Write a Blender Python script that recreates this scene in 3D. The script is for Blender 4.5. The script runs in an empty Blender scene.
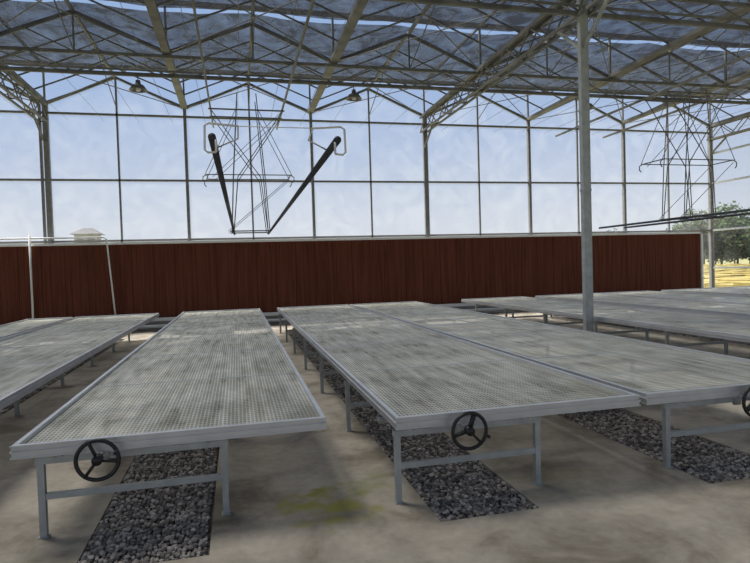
import bpy, math, random
from mathutils import Vector, Matrix
random.seed(7)
S=bpy.context.scene
try:
    S.view_settings.view_transform='Standard'
    S.view_settings.look='None'
except Exception as e: print(e)

# ---------------- helpers ----------------
class MB:
    def __init__(s): s.v=[];s.f=[];s.m=[]
    def quad(s,a,b,c,d,m=0):
        n=len(s.v); s.v+= [tuple(a),tuple(b),tuple(c),tuple(d)]; s.f.append((n,n+1,n+2,n+3)); s.m.append(m)
    def tri(s,a,b,c,m=0):
        n=len(s.v); s.v+= [tuple(a),tuple(b),tuple(c)]; s.f.append((n,n+1,n+2)); s.m.append(m)
    def box(s,x0,x1,y0,y1,z0,z1,m=0):
        n=len(s.v)
        s.v+=[(x0,y0,z0),(x1,y0,z0),(x1,y1,z0),(x0,y1,z0),(x0,y0,z1),(x1,y0,z1),(x1,y1,z1),(x0,y1,z1)]
        for f in ((0,3,2,1),(4,5,6,7),(0,1,5,4),(1,2,6,5),(2,3,7,6),(3,0,4,7)):
            s.f.append(tuple(n+i for i in f)); s.m.append(m)
    def frame(s,p,q):
        d=(Vector(q)-Vector(p)).normalized()
        up=Vector((0,0,1)) if abs(d.z)<.95 else Vector((0,1,0))
        a=d.cross(up).normalized(); b=a.cross(d).normalized()
        return d,a,b
    def beam(s,p,q,w,h,m=0):
        p=Vector(p);q=Vector(q);d,a,b=s.frame(p,q); n=len(s.v)
        for c in (p,q):
            for sa,sb in ((-1,-1),(1,-1),(1,1),(-1,1)):
                s.v.append(tuple(c+a*sa*w/2+b*sb*h/2))
        for f in ((0,1,2,3),(7,6,5,4),(0,4,5,1),(1,5,6,2),(2,6,7,3),(3,7,4,0)):
            s.f.append(tuple(n+i for i in f)); s.m.append(m)
    def tube(s,pts,r,m=0,k=8,cap=True,closed=False):
        pts=[Vector(p) for p in pts]; N=len(pts); base=len(s.v); pa=None
        for i,p in enumerate(pts):
            if closed: d=(pts[(i+1)%N]-pts[i-1]).normalized()
            else: d=(pts[min(i+1,N-1)]-pts[max(i-1,0)]).normalized()
            if pa is None:
                up=Vector((0,0,1)) if abs(d.z)<.9 else Vector((0,1,0)); a=d.cross(up).normalized()
            else:
                a=(pa-d*pa.dot(d)).normalized()
            pa=a; b=d.cross(a)
            for j in range(k):
                t=2*math.pi*j/k; s.v.append(tuple(p+a*math.cos(t)*r+b*math.sin(t)*r))
        rng=N if closed else N-1
        for i in range(rng):
            for j in range(k):
                i2=(i+1)%N
                s.f.append((base+i*k+j,base+i2*k+j,base+i2*k+(j+1)%k,base+i*k+(j+1)%k)); s.m.append(m)
        if cap and not closed:
            s.f.append(tuple(base+j for j in range(k))); s.m.append(m)
            s.f.append(tuple(base+(N-1)*k+j for j in reversed(range(k)))); s.m.append(m)
    def lathe(s,c,prof,m=0,k=16):
        base=len(s.v)
        for r,z in prof:
            for j in range(k):
                t=2*math.pi*j/k; s.v.append((c[0]+r*math.cos(t),c[1]+r*math.sin(t),c[2]+z))
        for i in range(len(prof)-1):
            for j in range(k):
                s.f.append((base+i*k+j,base+i*k+(j+1)%k,base+(i+1)*k+(j+1)%k,base+(i+1)*k+j)); s.m.append(m)
    def obj(s,name,mats,parent=None,smooth=False):
        me=bpy.data.meshes.new(name); me.from_pydata(s.v,[],s.f)
        for mt in mats: me.materials.append(mt)
        me.polygons.foreach_set('material_index',s.m)
        if smooth: me.polygons.foreach_set('use_smooth',[True]*len(s.f))
        me.update(); o=bpy.data.objects.new(name,me); S.collection.objects.link(o)
        if parent: o.parent=parent
        return o
def empty(name,loc=(0,0,0)):
    o=bpy.data.objects.new(name,None); o.empty_display_size=.2; S.collection.objects.link(o); return o

def mat(name,col,rough=.6,metal=0,var=0,scale=5,bump=0,bscale=40,col2=None,stretch=None):
    m=bpy.data.materials.new(name); m.use_nodes=True; nt=m.node_tree; N=nt.nodes; L=nt.links
    b=N['Principled BSDF']; b.inputs['Roughness'].default_value=rough; b.inputs['Metallic'].default_value=metal
    tc=N.new('ShaderNodeTexCoord'); mp=N.new('ShaderNodeMapping'); L.new(tc.outputs['Object'],mp.inputs[0])
    if stretch: mp.inputs['Scale'].default_value=stretch
    nz=N.new('ShaderNodeTexNoise'); nz.inputs['Scale'].default_value=scale; nz.inputs['Detail'].default_value=6
    L.new(mp.outputs[0],nz.inputs['Vector'])
    rp=N.new('ShaderNodeValToRGB'); rp.color_ramp.elements[0].position=.3; rp.color_ramp.elements[1].position=.7
    c2=col2 or tuple(min(1,c*(1+var)) for c in col)
    c1=col if col2 else tuple(c*(1-var) for c in col)
    rp.color_ramp.elements[0].color=(*c1,1); rp.color_ramp.elements[1].color=(*c2,1)
    L.new(nz.outputs['Fac'],rp.inputs[0]); L.new(rp.outputs[0],b.inputs['Base Color'])
    if bump:
        n2=N.new('ShaderNodeTexNoise'); n2.inputs['Scale'].default_value=bscale; L.new(mp.outputs[0],n2.inputs['Vector'])
        bp=N.new('ShaderNodeBump'); bp.inputs['Strength'].default_value=bump; bp.inputs['Distance'].default_value=.02
        L.new(n2.outputs['Fac'],bp.inputs['Height']); L.new(bp.outputs[0],b.inputs['Normal'])
    return m

galv=mat('galvanised_steel',(.40,.42,.42),.5,.35,.15,9)
galvF=mat('facade_steel',(.2,.2,.2),.55,.2,.15,9)
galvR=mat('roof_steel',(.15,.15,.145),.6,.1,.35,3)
alu=mat('aluminium_profile',(.58,.59,.60),.38,.55,.08,6)
white=mat('white_pvc',(.72,.73,.72),.45,0,.06,4)
black=mat('black_plastic',(.012,.012,.014),.45,0,.2,9)
darkpipe=mat('dark_pipe',(.03,.033,.04),.45,0,.3,4)
plinthM=mat('concrete_plinth',(.3,.29,.27),.85,0,.2,3)

def glassmat(name,haze,gl=.05,tint=(.95,.97,1)):
    m=bpy.data.materials.new(name); m.use_nodes=True; nt=m.node_tree;N=nt.nodes;L=nt.links
    N.remove(N['Principled BSDF']); out=N['Material Output']
    tr=N.new('ShaderNodeBsdfTransparent'); tr.inputs[0].default_value=(*tint,1)
    df=N.new('ShaderNodeBsdfTranslucent'); df.inputs[0].default_value=(.8,.82,.85,1)
    gs=N.new('ShaderNodeBsdfGlossy'); gs.inputs['Roughness'].default_value=.08
    tc=N.new('ShaderNodeTexCoord'); nz=N.new('ShaderNodeTexNoise'); nz.inputs['Scale'].default_value=1.2; nz.inputs['Detail'].default_value=5
    nz.inputs['Distortion'].default_value=1.5
    L.new(tc.outputs['Object'],nz.inputs['Vector'])
    mr=N.new('ShaderNodeMapRange'); mr.inputs[1].default_value=.4; mr.inputs[2].default_value=.75; mr.inputs[3].default_value=haze*.3; mr.inputs[4].default_value=haze
    L.new(nz.outputs['Fac'],mr.inputs[0])
    m1=N.new('ShaderNodeMixShader'); L.new(mr.outputs[0],m1.inputs[0]); L.new(tr.outputs[0],m1.inputs[1]); L.new(df.outputs[0],m1.inputs[2])
    m2=N.new('ShaderNodeMixShader'); m2.inputs[0].default_value=gl; L.new(m1.outputs[0],m2.inputs[1]); L.new(gs.outputs[0],m2.inputs[2])
    L.new(m2.outputs[0],out.inputs[0]); return m
glass=glassmat('wall_glass',.14)
glassroof=glassmat('roof_glass',.004,.02)

# shade net
net=bpy.data.materials.new('shade_net'); net.use_nodes=True
nt=net.node_tree;N=nt.nodes;L=nt.links; N.remove(N['Principled BSDF'])
tr=N.new('ShaderNodeBsdfTransparent'); df=N.new('ShaderNodeBsdfDiffuse'); df.inputs[0].default_value=(.035,.037,.04,1)
tl=N.new('ShaderNodeBsdfTranslucent'); tl.inputs[0].default_value=(.008,.008,.009,1)
ad=N.new('ShaderNodeAddShader'); L.new(df.outputs[0],ad.inputs[0]); L.new(tl.outputs[0],ad.inputs[1])
tc=N.new('ShaderNodeTexCoord'); nz=N.new('ShaderNodeTexNoise'); nz.inputs['Scale'].default_value=1.6; nz.inputs['Detail'].default_value=10; nz.inputs['Roughness'].default_value=.7; nz.inputs['Distortion'].default_value=.8
L.new(tc.outputs['Object'],nz.inputs['Vector'])
mr=N.new('ShaderNodeMapRange'); mr.inputs[1].default_value=.38; mr.inputs[2].default_value=.66; mr.inputs[3].default_value=.95; mr.inputs[4].default_value=.66
L.new(nz.outputs['Fac'],mr.inputs[0])
mx=N.new('ShaderNodeMixShader'); L.new(mr.outputs[0],mx.inputs[0]); L.new(tr.outputs[0],mx.inputs[1]); L.new(ad.outputs[0],mx.inputs[2])
L.new(mx.outputs[0],N['Material Output'].inputs[0])

# bench mesh
bm=bpy.data.materials.new('bench_wire_mesh'); bm.use_nodes=True
nt=bm.node_tree;N=nt.nodes;L=nt.links; b=N['Principled BSDF']; b.inputs['Roughness'].default_value=.5; b.inputs['Metallic'].default_value=.15
tc=N.new('ShaderNodeTexCoord'); sx=N.new('ShaderNodeSeparateXYZ'); L.new(tc.outputs['Object'],sx.inputs[0])
def M(op,a,b_=None,c=None):
    n=N.new('ShaderNodeMath'); n.operation=op
    for i,x in enumerate((a,b_,c)):
        if x is None: continue
        if isinstance(x,(int,float)): n.inputs[i].default_value=x
        else: L.new(x,n.inputs[i])
    return n.outputs[0]
fx=M('LESS_THAN',M('FRACT',M('MULTIPLY',sx.outputs[0],36)),.34)
fy=M('LESS_THAN',M('FRACT',M('MULTIPLY',sx.outputs[1],18)),.24)
wire=M('MAXIMUM',fx,fy)
mp=N.new('ShaderNodeMapping'); mp.inputs['Scale'].default_value=(8,.8,1); L.new(tc.outputs['Object'],mp.inputs[0])
nz=N.new('ShaderNodeTexNoise'); nz.inputs['Scale'].default_value=1.6; nz.inputs['Detail'].default_value=7; L.new(mp.outputs[0],nz.inputs['Vector'])
n3=N.new('ShaderNodeTexNoise'); n3.inputs['Scale'].default_value=1.6; n3.inputs['Detail'].default_value=8; n3.inputs['Roughness'].default_value=.65; L.new(tc.outputs['Object'],n3.inputs['Vector'])
rp=N.new('ShaderNodeValToRGB'); rp.color_ramp.elements[0].position=.38; rp.color_ramp.elements[1].position=.62
rp.color_ramp.elements[0].color=(.27,.265,.20,1); rp.color_ramp.elements[1].color=(.68,.68,.61,1)
L.new(M('MULTIPLY',M('ADD',nz.outputs['Fac'],n3.outputs['Fac']),.5),rp.inputs[0]); L.new(rp.outputs[0],b.inputs['Base Color'])
L.new(M('MAXIMUM',M('MULTIPLY',wire,.97),.45),b.inputs['Alpha'])

# concrete with stains
conc=bpy.data.materials.new('concrete_floor'); conc.use_nodes=True
nt=conc.node_tree;N=nt.nodes;L=nt.links; b=N['Principled BSDF']; b.inputs['Roughness'].default_value=.7
tc=N.new('ShaderNodeTexCoord')
n1=N.new('ShaderNodeTexNoise'); n1.inputs['Scale'].default_value=1.3; n1.inputs['Detail'].default_value=9; n1.inputs['Roughness'].default_value=.62; n1.inputs['Distortion'].default_value=.4; L.new(tc.outputs['Object'],n1.inputs['Vector'])
rp=N.new('ShaderNodeValToRGB'); rp.color_ramp.elements[0].position=.36; rp.color_ramp.elements[1].position=.62
rp.color_ramp.elements[0].color=(.20,.17,.125,1); rp.color_ramp.elements[1].color=(.47,.42,.345,1)
e=rp.color_ramp.elements.new(.47); e.color=(.35,.31,.25,1)
L.new(n1.outputs['Fac'],rp.inputs[0])
n2=N.new('ShaderNodeTexNoise'); n2.inputs['Scale'].default_value=14; n2.inputs['Detail'].default_value=8; L.new(tc.outputs['Object'],n2.inputs['Vector'])
mr=N.new('ShaderNodeMapRange'); mr.inputs[3].default_value=.75; mr.inputs[4].default_value=1.2; L.new(n2.outputs['Fac'],mr.inputs[0])
mul=N.new('ShaderNodeVectorMath'); mul.operation='SCALE'; L.new(rp.outputs[0],mul.inputs[0]); L.new(mr.outputs[0],mul.inputs['Scale'])
prev=mul.outputs[0]
for (cx,cy,r,col,st) in ((.55,4.0,.36,(.30,.27,.03),.85),(.85,4.3,.3,(.2,.22,.04),.4),(2.4,4.0,.5,(.2,.19,.1),.4),(-1.2,3.5,.5,(.16,.15,.1),.4)):
    vm=N.new('ShaderNodeVectorMath'); vm.operation='DISTANCE'; L.new(tc.outputs['Object'],vm.inputs[0]); vm.inputs[1].default_value=(cx,cy,0)
    nn=N.new('ShaderNodeTexNoise'); nn.inputs['Scale'].default_value=5; nn.inputs['Detail'].default_value=6; L.new(tc.outputs['Object'],nn.inputs['Vector'])
    a=M('ADD',vm.outputs['Value'],M('MULTIPLY',M('SUBTRACT',nn.outputs['Fac'],.5),1.3))
    m2=N.new('ShaderNodeMapRange'); m2.inputs[1].default_value=r*.2; m2.inputs[2].default_value=r; m2.inputs[3].default_value=st; m2.inputs[4].default_value=0; L.new(a,m2.inputs[0])
    mm=N.new('ShaderNodeMix'); mm.data_type='RGBA'; L.new(m2.outputs[0],mm.inputs[0]); L.new(prev,mm.inputs[6]); mm.inputs[7].default_value=(*col,1); prev=mm.outputs[2]
L.new(prev,b.inputs['Base Color'])
bp=N.new('ShaderNodeBump'); bp.inputs['Strength'].default_value=.25; bp.inputs['Distance'].default_value=.01; L.new(n2.outputs['Fac'],bp.inputs['Height']); L.new(bp.outputs[0],b.inputs['Normal'])

# gravel
grav=bpy.data.materials.new('gravel_stone'); grav.use_nodes=True
nt=grav.node_tree;N=nt.nodes;L=nt.links; b=N['Principled BSDF']; b.inputs['Roughness'].default_value=.85
g=N.new('ShaderNodeNewGeometry'); rp=N.new('ShaderNodeValToRGB')
rp.color_ramp.elements[0].color=(.09,.08,.075,1); rp.color_ramp.elements[1].color=(.52,.47,.43,1)
e=rp.color_ramp.elements.new(.5); e.color=(.24,.215,.195,1)
L.new(g.outputs['Random Per Island'],rp.inputs[0]); L.new(rp.outputs[0],b.inputs['Base Color'])
gravbase=mat('gravel_base',(.03,.028,.027),.95,0,0,60,.8,60,(.16,.15,.14))

# cooling pad
pad=bpy.data.materials.new('cooling_pad'); pad.use_nodes=True
nt=pad.node_tree;N=nt.nodes;L=nt.links; b=N['Principled BSDF']; b.inputs['Roughness'].default_value=.9; b.inputs['Specular IOR Level'].default_value=.1
tc=N.new('ShaderNodeTexCoord'); mp=N.new('ShaderNodeMapping'); mp.inputs['Scale'].default_value=(9,1,.35); L.new(tc.outputs['Object'],mp.inputs[0])
n1=N.new('ShaderNodeTexNoise'); n1.inputs['Scale'].default_value=1.8; n1.inputs['Detail'].default_value=8; L.new(mp.outputs[0],n1.inputs['Vector'])
rp=N.new('ShaderNodeValToRGB'); rp.color_ramp.elements[0].position=.3; rp.color_ramp.elements[1].position=.7
rp.color_ramp.elements[0].color=(.085,.028,.017,1); rp.color_ramp.elements[1].color=(.145,.050,.030,1); L.new(n1.outputs['Fac'],rp.inputs[0])
sx=N.new('ShaderNodeSeparateXYZ'); L.new(tc.outputs['Object'],sx.inputs[0])
seam=M('LESS_THAN',M('FRACT',M('MULTIPLY',sx.outputs[0],1/.6)),.035)
mm=N.new('ShaderNodeMix'); mm.data_type='RGBA'; L.new(seam,mm.inputs[0]); L.new(rp.outputs[0],mm.inputs[6]); mm.inputs[7].default_value=(.06,.02,.013,1)
L.new(mm.outputs[2],b.inputs['Base Color'])
wv=N.new('ShaderNodeTexWave'); wv.inputs['Scale'].default_value=6; wv.bands_direction='X'; wv.inputs['Distortion'].default_value=.5; L.new(tc.outputs['Object'],wv.inputs['Vector'])
bp=N.new('ShaderNodeBump'); bp.inputs['Strength'].default_value=.5; bp.inputs['Distance'].default_value=.02; L.new(wv.outputs['Fac'],bp.inputs['Height']); L.new(bp.outputs[0],b.inputs['Normal'])

# ---------------- layout ----------------
YF=18.3; YB=-8.8; XL=-16.7; XR=17.8
XV=[6.3+3.8333*k for k in range(-6,4)]   # valleys
XC=[XV[0],XV[3],XV[6],XV[9]]              # column lines
ZE=6.65; ZR=7.5; ZB=6.15; ZN=7.74
YT=[YB+.0,-4.27,.2,4.72,9.25,13.77,YF]
BEN=[(-8.4,3.9,1.95),(-5.07,3.9,1.02),(-3.95,3.9,1.95),(-1.4,3.95,1.97),(1.03,3.76,1.94),(3.04,3.76,1.94),(6.4,3.9,1.95),(8.8,3.9,1.95),(10.8,3.9,1.95),(13.3,3.9,1.95),(15.3,3.9,1.95)]
YE=15.7
def legs(b):
    x0,y0,w=b
    if w<1.5: return x0+.12,x0+.9
    if x0==1.03: return 1.07,2.17
    if x0==3.04: return 3.33,4.48
    if x0<2: return x0+.12,x0+1.27
    return x0+.3,x0+1.45
strips=[]
for bb in BEN:
    a,c=legs(bb)
    if bb[0]==-1.4: s=(-.98,-.22)
    elif bb[0]==1.03: s=(1.25,1.97)
    elif bb[0]==3.04: s=(3.38,4.2)
    else: s=(a+.2,c-.2)
    strips.append((s[0],s[1],3.52,15.9))
# floor with recesses
fl=MB(); xs=XL; Y0,Y1=3.52,15.9
fl.quad((XL,YB,0),(XR,YB,0),(XR,Y0,0),(XL,Y0,0)); fl.quad((XL,Y1,0),(XR,Y1,0),(XR,YF,0),(XL,YF,0))
for (a,c,_,_) in strips:
    fl.quad((xs,Y0,0),(a,Y0,0),(a,Y1,0),(xs,Y1,0)); xs=c
    fl.quad((a,Y0,0),(a,Y0,-.08),(a,Y1,-.08),(a,Y1,0)); fl.quad((c,Y0,0),(c,Y1,0),(c,Y1,-.08),(c,Y0,-.08))
    fl.quad((a,Y0,0),(c,Y0,0),(c,Y0,-.08),(a,Y0,-.08)); fl.quad((a,Y1,0),(a,Y1,-.08),(c,Y1,-.08),(c,Y1,0))
fl.quad((xs,Y0,0),(XR,Y0,0),(XR,Y1,0),(xs,Y1,0))
fl.obj('floor',[conc])
# gravel beds
ph=(1+5**.5)/2
ico=[Vector(v).normalized() for v in [(-1,ph,0),(1,ph,0),(-1,-ph,0),(1,-ph,0),(0,-1,ph),(0,1,ph),(0,-1,-ph),(0,1,-ph),(ph,0,-1),(ph,0,1),(-ph,0,-1),(-ph,0,1)]]
icf=[(0,11,5),(0,5,1),(0,1,7),(0,7,10),(0,10,11),(1,5,9),(5,11,4),(11,10,2),(10,7,6),(7,1,8),(3,9,4),(3,4,2),(3,2,6),(3,6,8),(3,8,9),(4,9,5),(2,4,11),(6,2,10),(8,6,7),(9,8,1)]
for i,(a,c,y0,y1) in enumerate(strips):
    g=MB(); g.box(a,c,y0,y1,-.08,-.03,1)
    if -4.2<a<12:
        dense = -1.5<a<4
        y=y0+.02; 
        while y<(15.8 if dense else 12):
            r0=.017 if y<6 else (.022 if y<9 else .032)
            if not dense: r0=.03
            x=a+r0*.7
            while x<c-r0*.6:
                r=r0*random.uniform(.75,1.35)
                px=min(max(x+random.uniform(-.5,.5)*r0,a+r),c-r); py=y+random.uniform(-.5,.5)*r0; pz=-.03+r*.55+random.uniform(0,.018)
                sx_,sy_,sz_=random.uniform(.7,1.2),random.uniform(.7,1.2),random.uniform(.55,.95)
                ca=math.cos(random.random()*6.28); sa=math.sin(math.acos(ca)); n=len(g.v)
                for v in ico:
                    k=r*random.uniform(.85,1.15); X=v.x*sx_*k;Y=v.y*sy_*k
                    g.v.append((px+X*ca-Y*sa,py+X*sa+Y*ca,min(pz+v.z*sz_*k,.012)))
                for f in icf: g.f.append((n+f[0],n+f[1],n+f[2])); g.m.append(0)
                x+=r0*1.75
            y+=r0*1.6
    g.obj('gravel_bed',[grav,gravbase])

# ---------------- benches ----------------
for bi,(x0,y0,w) in enumerate(BEN):
    P=empty('rolling_bench'); x1=x0+w; zt=.65
    t=MB(); t.quad((x0+.02,y0+.02,zt-.03),(x1-.02,y0+.02,zt-.03),(x1-.02,YE-.02,zt-.03),(x0+.02,YE-.02,zt-.03))
    t.obj('mesh_top',[bm],P)
    r=MB()
    for xx in (x0,x1-.03): 
        r.box(xx,xx+.03,y0,YE,zt-.085,zt)
        r.box(xx-.008 if xx==x0 else xx, xx+.03 if xx==x0 else xx+.038, y0,YE,zt-.045,zt-.035)
    r.box(x0+.03,x0+.055,y0+.03,YE-.03,zt-.085,zt-.075); r.box(x1-.055,x1-.03,y0+.03,YE-.03,zt-.085,zt-.075)
    for yy in (y0,YE-.03):
        r.box(x0+.03,x1-.03,yy,yy+.03,zt-.085,zt)
    r.box(x0-.008,x1+.008,y0-.008,y0,zt-.047,zt-.037); r.box(x0-.008,x1+.008,y0-.006,y0,zt-.085,zt-.075); r.box(x0-.008,x1+.008,y0-.006,y0,zt-.008,zt)
    yy=y0+.98
    n=0
    while yy<YE-.3:
        r.box(x0+.03,x1-.03,yy,yy+.03,zt-.07,zt-.034)
        n+=1
        if n%2==0: r.box(x0+.03,x1-.03,yy-.002,yy+.012,zt-.034,zt-.026)
        yy+=.98
    r.obj('tray_rim',[alu],P)
    la,lc=legs((x0,y0,w)); l=MB(); yy=y0+.14; st=[]
    while yy<YE-.1: st.append(yy); yy+=1.88
    for yy in st:
        for xx in (la,lc):
            l.box(xx-.021,xx+.021,yy-.021,yy+.021,0,.5)
            l.box(xx-.03,xx+.03,yy-.03,yy+.03,0,.008)
        l.beam((la+.02,yy,.265),(lc-.02,yy,.265),.03,.04)
        l.beam((la-.03,yy,.5),(lc+.03,yy,.5),.04,.04)
        for xx in (la+.1,lc-.1): l.box(xx-.03,xx+.03,yy-.03,yy+.03,.52,.535)
    l.obj('leg_frame',[galv],P)
    q=MB()
    for xx in (la+.1,lc-.1): q.tube([(xx,y0+.06,.55),(xx,YE-.06,.55)],.017,0,8)
    ex=lc+.42 if bi==4 else lc+.04
    q.tube([(la-.02,y0+.62,.47),(ex,y0+.62,.47)],.026,0,10)
    q.tube([(ex,y0+.62,.47),(ex+.07,y0+.62,.47)],.032,1,10)
    q.obj('rolling_tube',[galv,black],P,True)
    # hand wheel
    wx={3:-.895,4:1.54,5:4.0}.get(bi,(la+lc)/2); wz=.53; R=.125; yw=y0-.07
    h=MB()
    h.tube([(wx+R*math.cos(a),yw,wz+R*math.sin(a)) for a in [2*math.pi*i/28 for i in range(28)]],.0135,0,8,closed=True)
    ph0={3:.4,4:-.3}.get(bi,.1)
    for k in range(3):
        a=ph0+k*2*math.pi/3+math.pi/2
        h.beam((wx,yw+.01,wz),(wx+R*math.cos(a),yw,wz+R*math.sin(a)),.032,.018)
    h.tube([(wx,yw-.02,wz),(wx,yw+.03,wz)],.032,0,14)
    h.tube([(wx,yw+.03,wz),(wx,y0+.2,wz)],.012,1,8)
    h.box(wx-.03,wx+.03,y0+.10,y0+.13,.46,.57,1)
    a=ph0; h.tube([(wx+R*math.cos(a),yw,wz+R*math.sin(a)),(wx+R*math.cos(a),yw-.06,wz+R*math.sin(a))],.011,0,8)
    h.obj('hand_wheel',[black,galv],P,True)

# ---------------- far wall ----------------
wf=MB()
for i,x in enumerate(XV):
    w=.14 if x in XC else .085
    wf.box(x-w/2,x+w/2,YF-.06,YF+.06,0,ZE+.05)
    if i<len(XV)-1:
        mx_=x+3.8333/2; wf.box(mx_-.025,mx_+.025,YF-.03,YF+.03,0,ZR)
        for sgn,xa in ((1,x),(-1,x+3.8333)):
            wf.beam((xa,YF,ZE),(mx_,YF,ZR),.06,.07)
wf.box(-5.38,-5.32,YF-.05,YF+.05,0,ZE)
for z in (2.68,4.47,ZE-.25): wf.box(XL,XR,YF-.03,YF+.03,z-.03,z+.03)
wf.box(XL,XR,YF-.1,YF+.1,0,.12)
wf.obj('wall_far_frame',[galvF])
for i in range(9):
    x=XV[i]; c=x+3.8333/2; e=XV[i+1]; w=MB()
    w.quad((x,YF,.1),(c,YF,.1),(c,YF,ZE),(x,YF,ZE)); w.quad((c,YF,.1),(e,YF,.1),(e,YF,ZE),(c,YF,ZE)); w.tri((x,YF,ZE),(e,YF,ZE),(c,YF,ZR))
    w.obj('window_%d'%(i+1),[glass])
for nm,X in (('wall_right',XR),('wall_left',XL)):
    m=MB(); y=YB; k=0
    while y<=YF+.01:
        ww=.1 if k%2==0 else .05
        m.box(X-.04,X+.04,y-ww/2,y+ww/2,0,ZE); y+=2.2583; k+=1
    for z in (.2,1.25,2.68,4.47,5.6,ZE): m.box(X-.03,X+.03,YB,YF,z-.035,z+.035)
    m.box(X-.08,X+.08,YB,YF,0,.12)
    m.obj(nm+'_frame',[galv])
    m=MB(); m.quad((X,YB,.1),(X,YF,.1),(X,YF,ZE),(X,YB,ZE)); m.obj('window_%s'%nm.split('_')[1],[glass])
m=MB()
for i,x in enumerate(XV):
    m.box(x-.06,x+.06,YB-.06,YB+.06,0,ZE)
    if i<9:
        c=x+3.8333/2; m.box(c-.025,c+.025,YB-.03,YB+.03,0,ZR); m.beam((x,YB,ZE),(c,YB,ZR),.06,.07); m.beam((x+3.8333,YB,ZE),(c,YB,ZR),.06,.07)
for z in (.2,2.68,4.47,ZE-.25): m.box(XL,XR,YB-.03,YB+.03,z-.03,z+.03)
m.obj('wall_back_frame',[galv])
m=MB(); m.quad((XL,YB,.1),(XR,YB,.1),(XR,YB,ZE),(XL,YB,ZE)); m.obj('window_back',[glass])

# cooling pad wall
P=empty('cooling_pad_wall')
m=MB(); m.box(XL+.1,17.0,18.0,18.12,.36,2.55); m.obj('pad',[pad],P)
m=MB(); m.box(XL+.1,17.05,17.95,18.16,2.55,2.62); m.box(17.0,17.08,17.95,18.16,0,2.62); m.box(XL+.1,17.0,17.9,18.16,.26,.36); m.obj('white_channel',[white],P)
m=MB(); m.box(XL+.1,17.0,17.98,18.14,0,.26); m.obj('plinth',[plinthM],P)
m=MB()
m.tube([(-5.62,17.86,0),(-5.62,17.86,2.86)],.03,0,8); m.tube([(-12,17.86,2.76),(-3.7,17.86,2.76),(-3.62,17.86,2.7),(-3.46,17.86,.34)],.024,0,8)
m.tube([(-16,17.8,.12),(16.9,17.8,.12)],.05,0,8)
m.obj('water_supply_pipe',[white],P,True)

# ---------------- columns ----------------
for x in XC[1:3]:
    for y in (.2,9.25):
        c=MB(); xx=x-.05
        c.box(xx-.075,xx+.075,y-.05,y+.05,0,ZE)
        c.box(xx-.079,xx-.07,y-.053,y-.045,0,ZE); c.box(xx+.07,xx+.079,y-.053,y-.045,0,ZE)
        c.box(xx-.13,xx+.13,y-.12,y+.12,0,.02)
        for z in (2.95,4.4): c.box(xx-.085,xx+.085,y-.06,y+.06,z,z+.04)
        c.beam((xx,y,5.5),(xx,y+.8,ZB),.05,.05); c.beam((xx,y,5.5),(xx,y-.8,ZB),.05,.05)
        c.obj('steel_column',[galv])

# ---------------- roof ----------------
P=empty('ceiling')
m=MB()
for i in range(9):
    x=XV[i];e=XV[i+1];c=(x+e)/2
    m.quad((x,YB,ZE+.06),(x,YF,ZE+.06),(c,YF,ZR),(c,YB,ZR)); m.quad((c,YB,ZR),(c,YF,ZR),(e,YF,ZE+.06),(e,YB,ZE+.06))
m.obj('roof_glass',[glassroof],P)
m=MB()
for x in XV: m.box(x-.09,x+.09,YB,YF,ZE-.02,ZE+.08)
for i in range(9):
    x=XV[i];e=XV[i+1];c=(x+e)/2
    m.box(c-.03,c+.03,YB,YF,ZR-.05,ZR+.03)
    y=YB
    while y<YF:
        m.beam((x,y,ZE+.05),(c,y,ZR-.01),.03,.035); m.beam((e,y,ZE+.05),(c,y,ZR-.01),.03,.035); y+=1.129
m.obj('gutters_and_rafters',[galvR],P)
for y in YT[1:-1]:
    t=MB()
    t.box(XL,XR,y-.03,y+.03,ZB-.04,ZB+.04); t.box(XL,XR,y-.03,y+.03,ZE-.1,ZE-.03)
    n=int((XR-XL)/.9583+.01)
    for k in range(n):
        xa=XL+k*.9583; z0,z1=(ZB,ZE-.06) if k%2==0 else (ZE-.06,ZB)
        t.beam((xa,y,z0),(xa+.9583,y,z1),.025,.025)
    for i in range(9):
        x=XV[i];e=XV[i+1];c=(x+e)/2
        t.beam((x,y,ZE),(c,y,ZR-.06),.045,.06); t.beam((e,y,ZE),(c,y,ZR-.06),.045,.06)
        t.beam((c,y,ZE-.06),(c,y,ZR-.06),.035,.035)
        t.beam((x+.95,y,ZE+.4),(c,y,ZE-.06),.025,.025); t.beam((e-.95,y,ZE+.4),(c,y,ZE-.06),.025,.025)
    t.tube([(XL,y-.25,ZB+.02),(XR,y-.25,ZB+.02)],.025,0,8)
    t.obj('lattice_truss',[galvR],P)
for x in XC:
    t=MB(); xx=x-.05
    for dx in (-.1,.1):
        t.box(xx+dx-.025,xx+dx+.025,YB,YF,ZB-.05,ZB); 
        t.box(xx+dx-.025,xx+dx+.025,YB,YF,ZE-.07,ZE-.02)
        y=YB;k=0
        while y<YF-.4:
            z0,z1=(ZB,ZE-.05) if k%2==0 else (ZE-.05,ZB)
            t.beam((xx+dx,y,z0),(xx+dx,y+.5647,z1),.025,.025); y+=.5647;k+=1
    y=YB
    while y<YF: t.beam((xx-.1,y,ZB),(xx+.1,y,ZB),.03,.03); y+=1.129
    t.beam((xx,YF-.1,5.6),(xx,YF-.9,ZB),.05,.05)
    t.obj('column_line_girder',[galvR],P)
t=MB()
for i in range(9):
    x=XV[i];e=XV[i+1];c=(x+e)/2
    for (ya,yb) in ((YT[3],YT[4]),(YT[4],YT[5]),(YT[5],YT[6])):
        t.tube([(x,ya,ZE),(e,yb,ZE)],.012,0,6); t.tube([(e,ya,ZE),(x,yb,ZE)],.012,0,6)
        t.tube([(c,ya,ZE-.06),(c,(ya+yb)/2,ZR-.06),(c,yb,ZE-.06)],.014,0,6)
t.obj('wind_bracing',[galvR],P)
t=MB()
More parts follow.
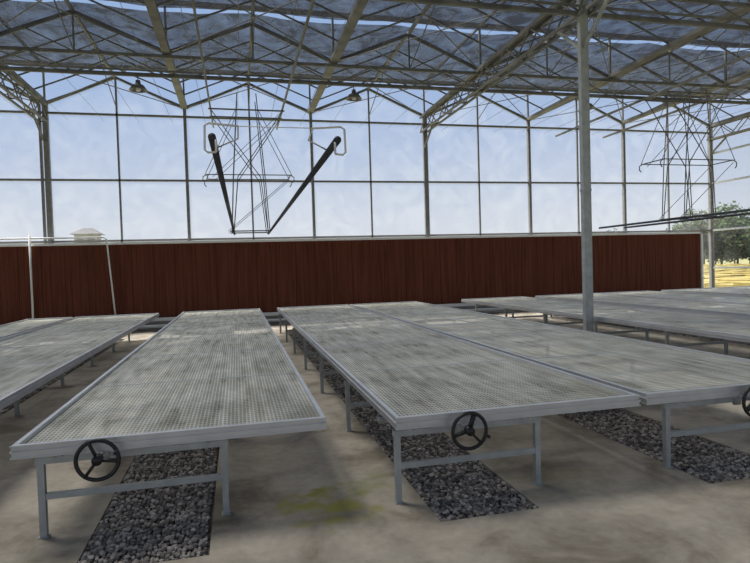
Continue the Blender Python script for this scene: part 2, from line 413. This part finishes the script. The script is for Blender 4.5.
for y in YT: t.box(XL,XR,y-.04,y+.04,ZN+.02,ZN+.12)
for x in XC: t.box(x-.03,x+.03,YB,YF-.1,ZN+.02,ZN+.08)
for x in XV:
    for y in YT: t.box(x-.025,x+.025,y-.025,y+.025,ZE,ZN+.1)
t.obj('shade_frame',[galvR],P)
t=MB()
for k in range(len(YT)-1):
    ya=YT[k]+.14; yb=YT[k+1]-.08
    nx=90; ny=8
    base=len(t.v)
    for j in range(ny+1):
        for i in range(nx+1):
            t.v.append((XL-1+(XR-XL+2)*i/nx, ya+(yb-ya)*j/ny, ZN-.09*abs(math.sin(i*.35))+random.uniform(-.02,.02)))
    for j in range(ny):
        for i in range(nx):
            a=base+j*(nx+1)+i; t.f.append((a,a+1,a+nx+2,a+nx+1)); t.m.append(0)
t.obj('shade_net',[net],P)
t=MB()
x=XL+.6
while x<XR:
    t.tube([(x,YB,ZB+.06),(x,YF,ZB+.06)],.005,0,4); x+=.9583
t.obj('curtain_wires',[galvR],P)

# ---------------- lamps ----------------
lm=mat('lamp_metal',(.12,.12,.12),.4,.3)
for x in (-2.0,2.94,9.4):
    P=empty('pendant_lamp'); m=MB(); y=13.77
    m.tube([(x,y,ZB-.04),(x,y,5.98)],.01,0,6)
    m.lathe((x,y,5.8),[(.0,.22),(.05,.22),(.06,.13),(.12,.11),(.2,0),(.19,0),(.05,.09)],0,18)
    m.lathe((x,y,5.8),[(.0,-.03),(.05,-.01),(.06,.05),(.04,.1)],1,12)
    m.obj('shade_and_bulb',[lm,white],P,True)

# ---------------- irrigation booms ----------------
cm=mat('carriage_steel',(.12,.12,.13),.5,.3,.2)
def boom(c,ym,yend,ztop):
    P=empty('irrigation_boom')
    m=MB()
    for dx in (-.95,.95):
        m.box(c+dx-.02,c+dx+.02,YB+.2,YF-.25,6.03,6.09)
    m.obj('overhead_rail',[galvR],P)
    m=MB()
    for y in (ym-.4,ym+.4):
        m.beam((c-1.0,y,6.0),(c+1.0,y,6.0),.035,.035)
        for s in (-1,1):
            m.tube([(c+s*.95,y,6.0),(c-s*.3,y,4.2),(c-s*.45,y,2.75)],.013,0,6)
            m.tube([(c+s*.25,y,ztop),(c+s*.42,y,4.2),(c+s*.5,y,2.75)],.013,0,6)
            m.tube([(c+s*.3,y,6.0),(c+s*1.15,y,4.25)],.009,0,6)
        m.tube([(c+.95,y,6.0),(c-.95,y,4.2)],.008,0,6)
        m.tube([(c-.6,y,2.75),(c+1.1,y,4.2)],.008,0,6)
        m.beam((c-.55,y,2.75),(c+.55,y,2.75),.03,.03)
        m.tube([(c-1.15,y,4.05),(c-1.2,y,4.1),(c-1.2,y,4.2),(c-1.1,y,4.26),(c+1.1,y,4.26),(c+1.2,y,4.2),(c+1.2,y,4.1),(c+1.15,y,4.05)],.014,0,6)
    for s in (-1,1):
        for z,dx in ((6.0,.95),(4.26,1.1),(2.75,.5)): m.beam((c+s*dx,ym-.4,z),(c+s*dx,ym+.4,z),.025,.025)
    m.obj('carriage',[cm],P)
    m=MB()
    xn={-1:-.57,1:.42}; xf={-1:-.44,1:.5}
    for s in (-1,1):
        m.tube([(c+xn[s],4.62,2.74),(c+xf[s],yend,2.72)],.031,0,12)
    m.obj('spray_arm',[darkpipe],P,True)
    m=MB()
    for s in (-1,1):
        x=c+xn[s]; y=4.58
        m.tube([(x-s*.2,y+.05,2.83),(x+s*.02,y,2.835),(x+s*.05,y,2.815),(x+s*.055,y,2.63),(x+s*.03,y,2.61),(x-s*.03,y,2.615)],.009,0,8)
        m.tube([(x-s*.2,y+.05,2.83),(x-s*.2,y+.35,2.8),(x-s*.02,y+.5,2.75)],.007,0,8)
        m.tube([(x-s*.03,y,2.615),(x-s*.03,y,2.71)],.009,0,8)
    m.tube([(c+xn[-1]+.2,4.63,2.83),(c+xn[1]-.2,4.63,2.83)],.004,0,6)
    m.obj('hose_loop',[white],P,True)
boom(.42,16.2,16.6,6.45); boom(12.0,13.1,16.4,6.1)

# ---------------- outside ----------------
grass=mat('outdoor_ground',(.20,.20,.08),.95,0,0,.15,0,1,(.30,.27,.12))
m=MB(); m.quad((-900,-900,-.1),(900,-900,-.1),(900,900,-.1),(-900,900,-.1)); m.obj('ground_outside',[grass])
rice=mat('ripe_rice',(.24,.19,.05),.9,0,0,2.5,1,12,(.42,.33,.10))
m=MB()
for i in range(44):
    for j in range(44):
        x=19.3+i*1.0; y=2+j*1.4
        m.box(x,x+.98,y,y+1.38,-.1,.55+random.uniform(-.08,.08))
m.obj('rice_field',[rice])
leaf=mat('foliage',(.02,.045,.012),.9,0,0,1.2,0,1,(.065,.105,.035)); bark=mat('bark',(.1,.07,.05),.9,0,.2)
def tree(x,y,h,w):
    P=empty('tree'); m=MB()
    m.tube([(x,y,-.1),(x+.1,y,h*.3),(x,y,h*.75)],.02*h,0,8)
    for k in range(5):
        a=random.random()*6.28; m.tube([(x,y,h*(.25+.08*k)),(x+math.cos(a)*w*.35,y+math.sin(a)*w*.35,h*(.45+.08*k))],.008*h,0,6)
    m.obj('trunk',[bark],P,True)
    m=MB()
    cl=[(random.gauss(0,w*.24),random.gauss(0,w*.24),h*random.uniform(.2,.86)) for _ in range(22)]
    for q in range(2600):
        c=random.choice(cl); p=Vector((x+c[0]+random.gauss(0,w*.09),y+c[1]+random.gauss(0,w*.09),max(.3,min(h,c[2]+random.gauss(0,h*.06)))))
        s=h*.035*random.uniform(.6,1.4); a=Vector((random.gauss(0,1),random.gauss(0,1),random.gauss(0,1))).normalized()*s
        b_=a.orthogonal().normalized()*s
        m.quad(p-a,p-b_*.6,p+a,p+b_*.6)
    m.obj('crown',[leaf],P)
def place(px,depth):
    az=math.atan((px-375)/570)+math.radians(13.6); d=depth/math.cos(az-math.radians(13.6)); return d*math.sin(az),d*math.cos(az)
for px,dp,h,w in ((692,92,7.6,8),(704,90,9.8,8),(722,94,8.8,8),(738,88,7.6,8),(751,89,9.4,9),(676,100,6,8),(662,110,5.6,8),(646,120,5.8,9),(628,120,6.6,9),(610,120,8.2,10),(592,130,6.8,9),(775,88,8.5,9),(800,86,8,9),(716,100,6,12),(735,102,6,12)):
    x,y=place(px,dp); tree(x,y,h,w)
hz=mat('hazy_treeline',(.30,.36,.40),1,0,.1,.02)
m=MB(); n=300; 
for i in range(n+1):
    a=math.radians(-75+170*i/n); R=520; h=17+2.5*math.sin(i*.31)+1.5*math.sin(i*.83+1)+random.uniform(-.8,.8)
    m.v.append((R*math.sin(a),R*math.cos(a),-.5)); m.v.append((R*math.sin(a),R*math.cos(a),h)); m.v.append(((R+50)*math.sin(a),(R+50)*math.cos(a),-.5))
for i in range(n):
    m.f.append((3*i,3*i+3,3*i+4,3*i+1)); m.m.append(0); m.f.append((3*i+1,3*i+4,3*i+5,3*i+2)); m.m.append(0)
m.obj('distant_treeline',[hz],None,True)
# building on the left
P=empty('farm_building'); x,y=place(90,70)
m=MB(); m.box(x-1.25,x+1.25,y-1.2,y+1.2,-.1,6.6); m.box(x-.9,x-.2,y-1.23,y-1.19,5.5,6.2,1); m.box(x+.2,x+.9,y-1.23,y-1.19,5.5,6.2,1); m.obj('walls',[mat('plaster',(.22,.20,.17),.8,0,.1),darkpipe],P)
m=MB(); a=[(x-1.7,y-1.7,6.6),(x+1.7,y-1.7,6.6),(x+1.7,y+1.7,6.6),(x-1.7,y+1.7,6.6)]; t1=(x-.5,y,7.4); t2=(x+.5,y,7.4)
m.quad(a[0],a[1],t2,t1); m.quad(a[2],a[3],t1,t2); m.tri(a[1],a[2],t2); m.tri(a[3],a[0],t1); m.quad(*a)
m.obj('roof',[mat('roof_tile',(.05,.05,.055),.8,0,.2)],P)

# ---------------- world / sun ----------------
W=bpy.data.worlds.new('sky'); S.world=W; W.use_nodes=True; nt=W.node_tree;N=nt.nodes;L=nt.links
tc=N.new('ShaderNodeTexCoord'); sx=N.new('ShaderNodeSeparateXYZ'); L.new(tc.outputs['Generated'],sx.inputs[0])
rp=N.new('ShaderNodeValToRGB'); L.new(sx.outputs[2],rp.inputs[0]); E=rp.color_ramp.elements
E[0].position=0; E[0].color=(.72,.73,.76,1); E[1].position=1; E[1].color=(.36,.46,.64,1)
for p,c in ((.08,(.64,.69,.77)),(.2,(.46,.56,.75)),(.34,(.32,.46,.72))):
    e=E.new(p); e.color=(*c,1)
L.new(rp.outputs[0],N['Background'].inputs[0]); N['Background'].inputs[1].default_value=1.0
sd=bpy.data.lights.new('sun','SUN'); sd.energy=12; sd.angle=math.radians(20); sd.color=(1,.94,.85)
so=bpy.data.objects.new('sun',sd); S.collection.objects.link(so)
so.rotation_euler=Vector((.35,-.4,-1)).to_track_quat('-Z','Y').to_euler(); so.location=(0,0,20)

# ---------------- camera ----------------
th=math.radians(13.6); pt=math.atan(15.5/570); ro=math.radians(1.72)
F=Vector((math.sin(th)*math.cos(pt),math.cos(th)*math.cos(pt),-math.sin(pt)))
R0=Vector((math.cos(th),-math.sin(th),0)); U0=R0.cross(F)
R=R0*math.cos(ro)-U0*math.sin(ro); U=U0*math.cos(ro)+R0*math.sin(ro)
cd=bpy.data.cameras.new('camera'); cd.lens=570/750*36; cd.sensor_width=36; cd.clip_end=2000
co=bpy.data.objects.new('camera',cd); S.collection.objects.link(co)
mw=Matrix((R,U,-F)).transposed().to_4x4(); mw.translation=Vector((0,0,1.7)); co.matrix_world=mw
S.camera=co
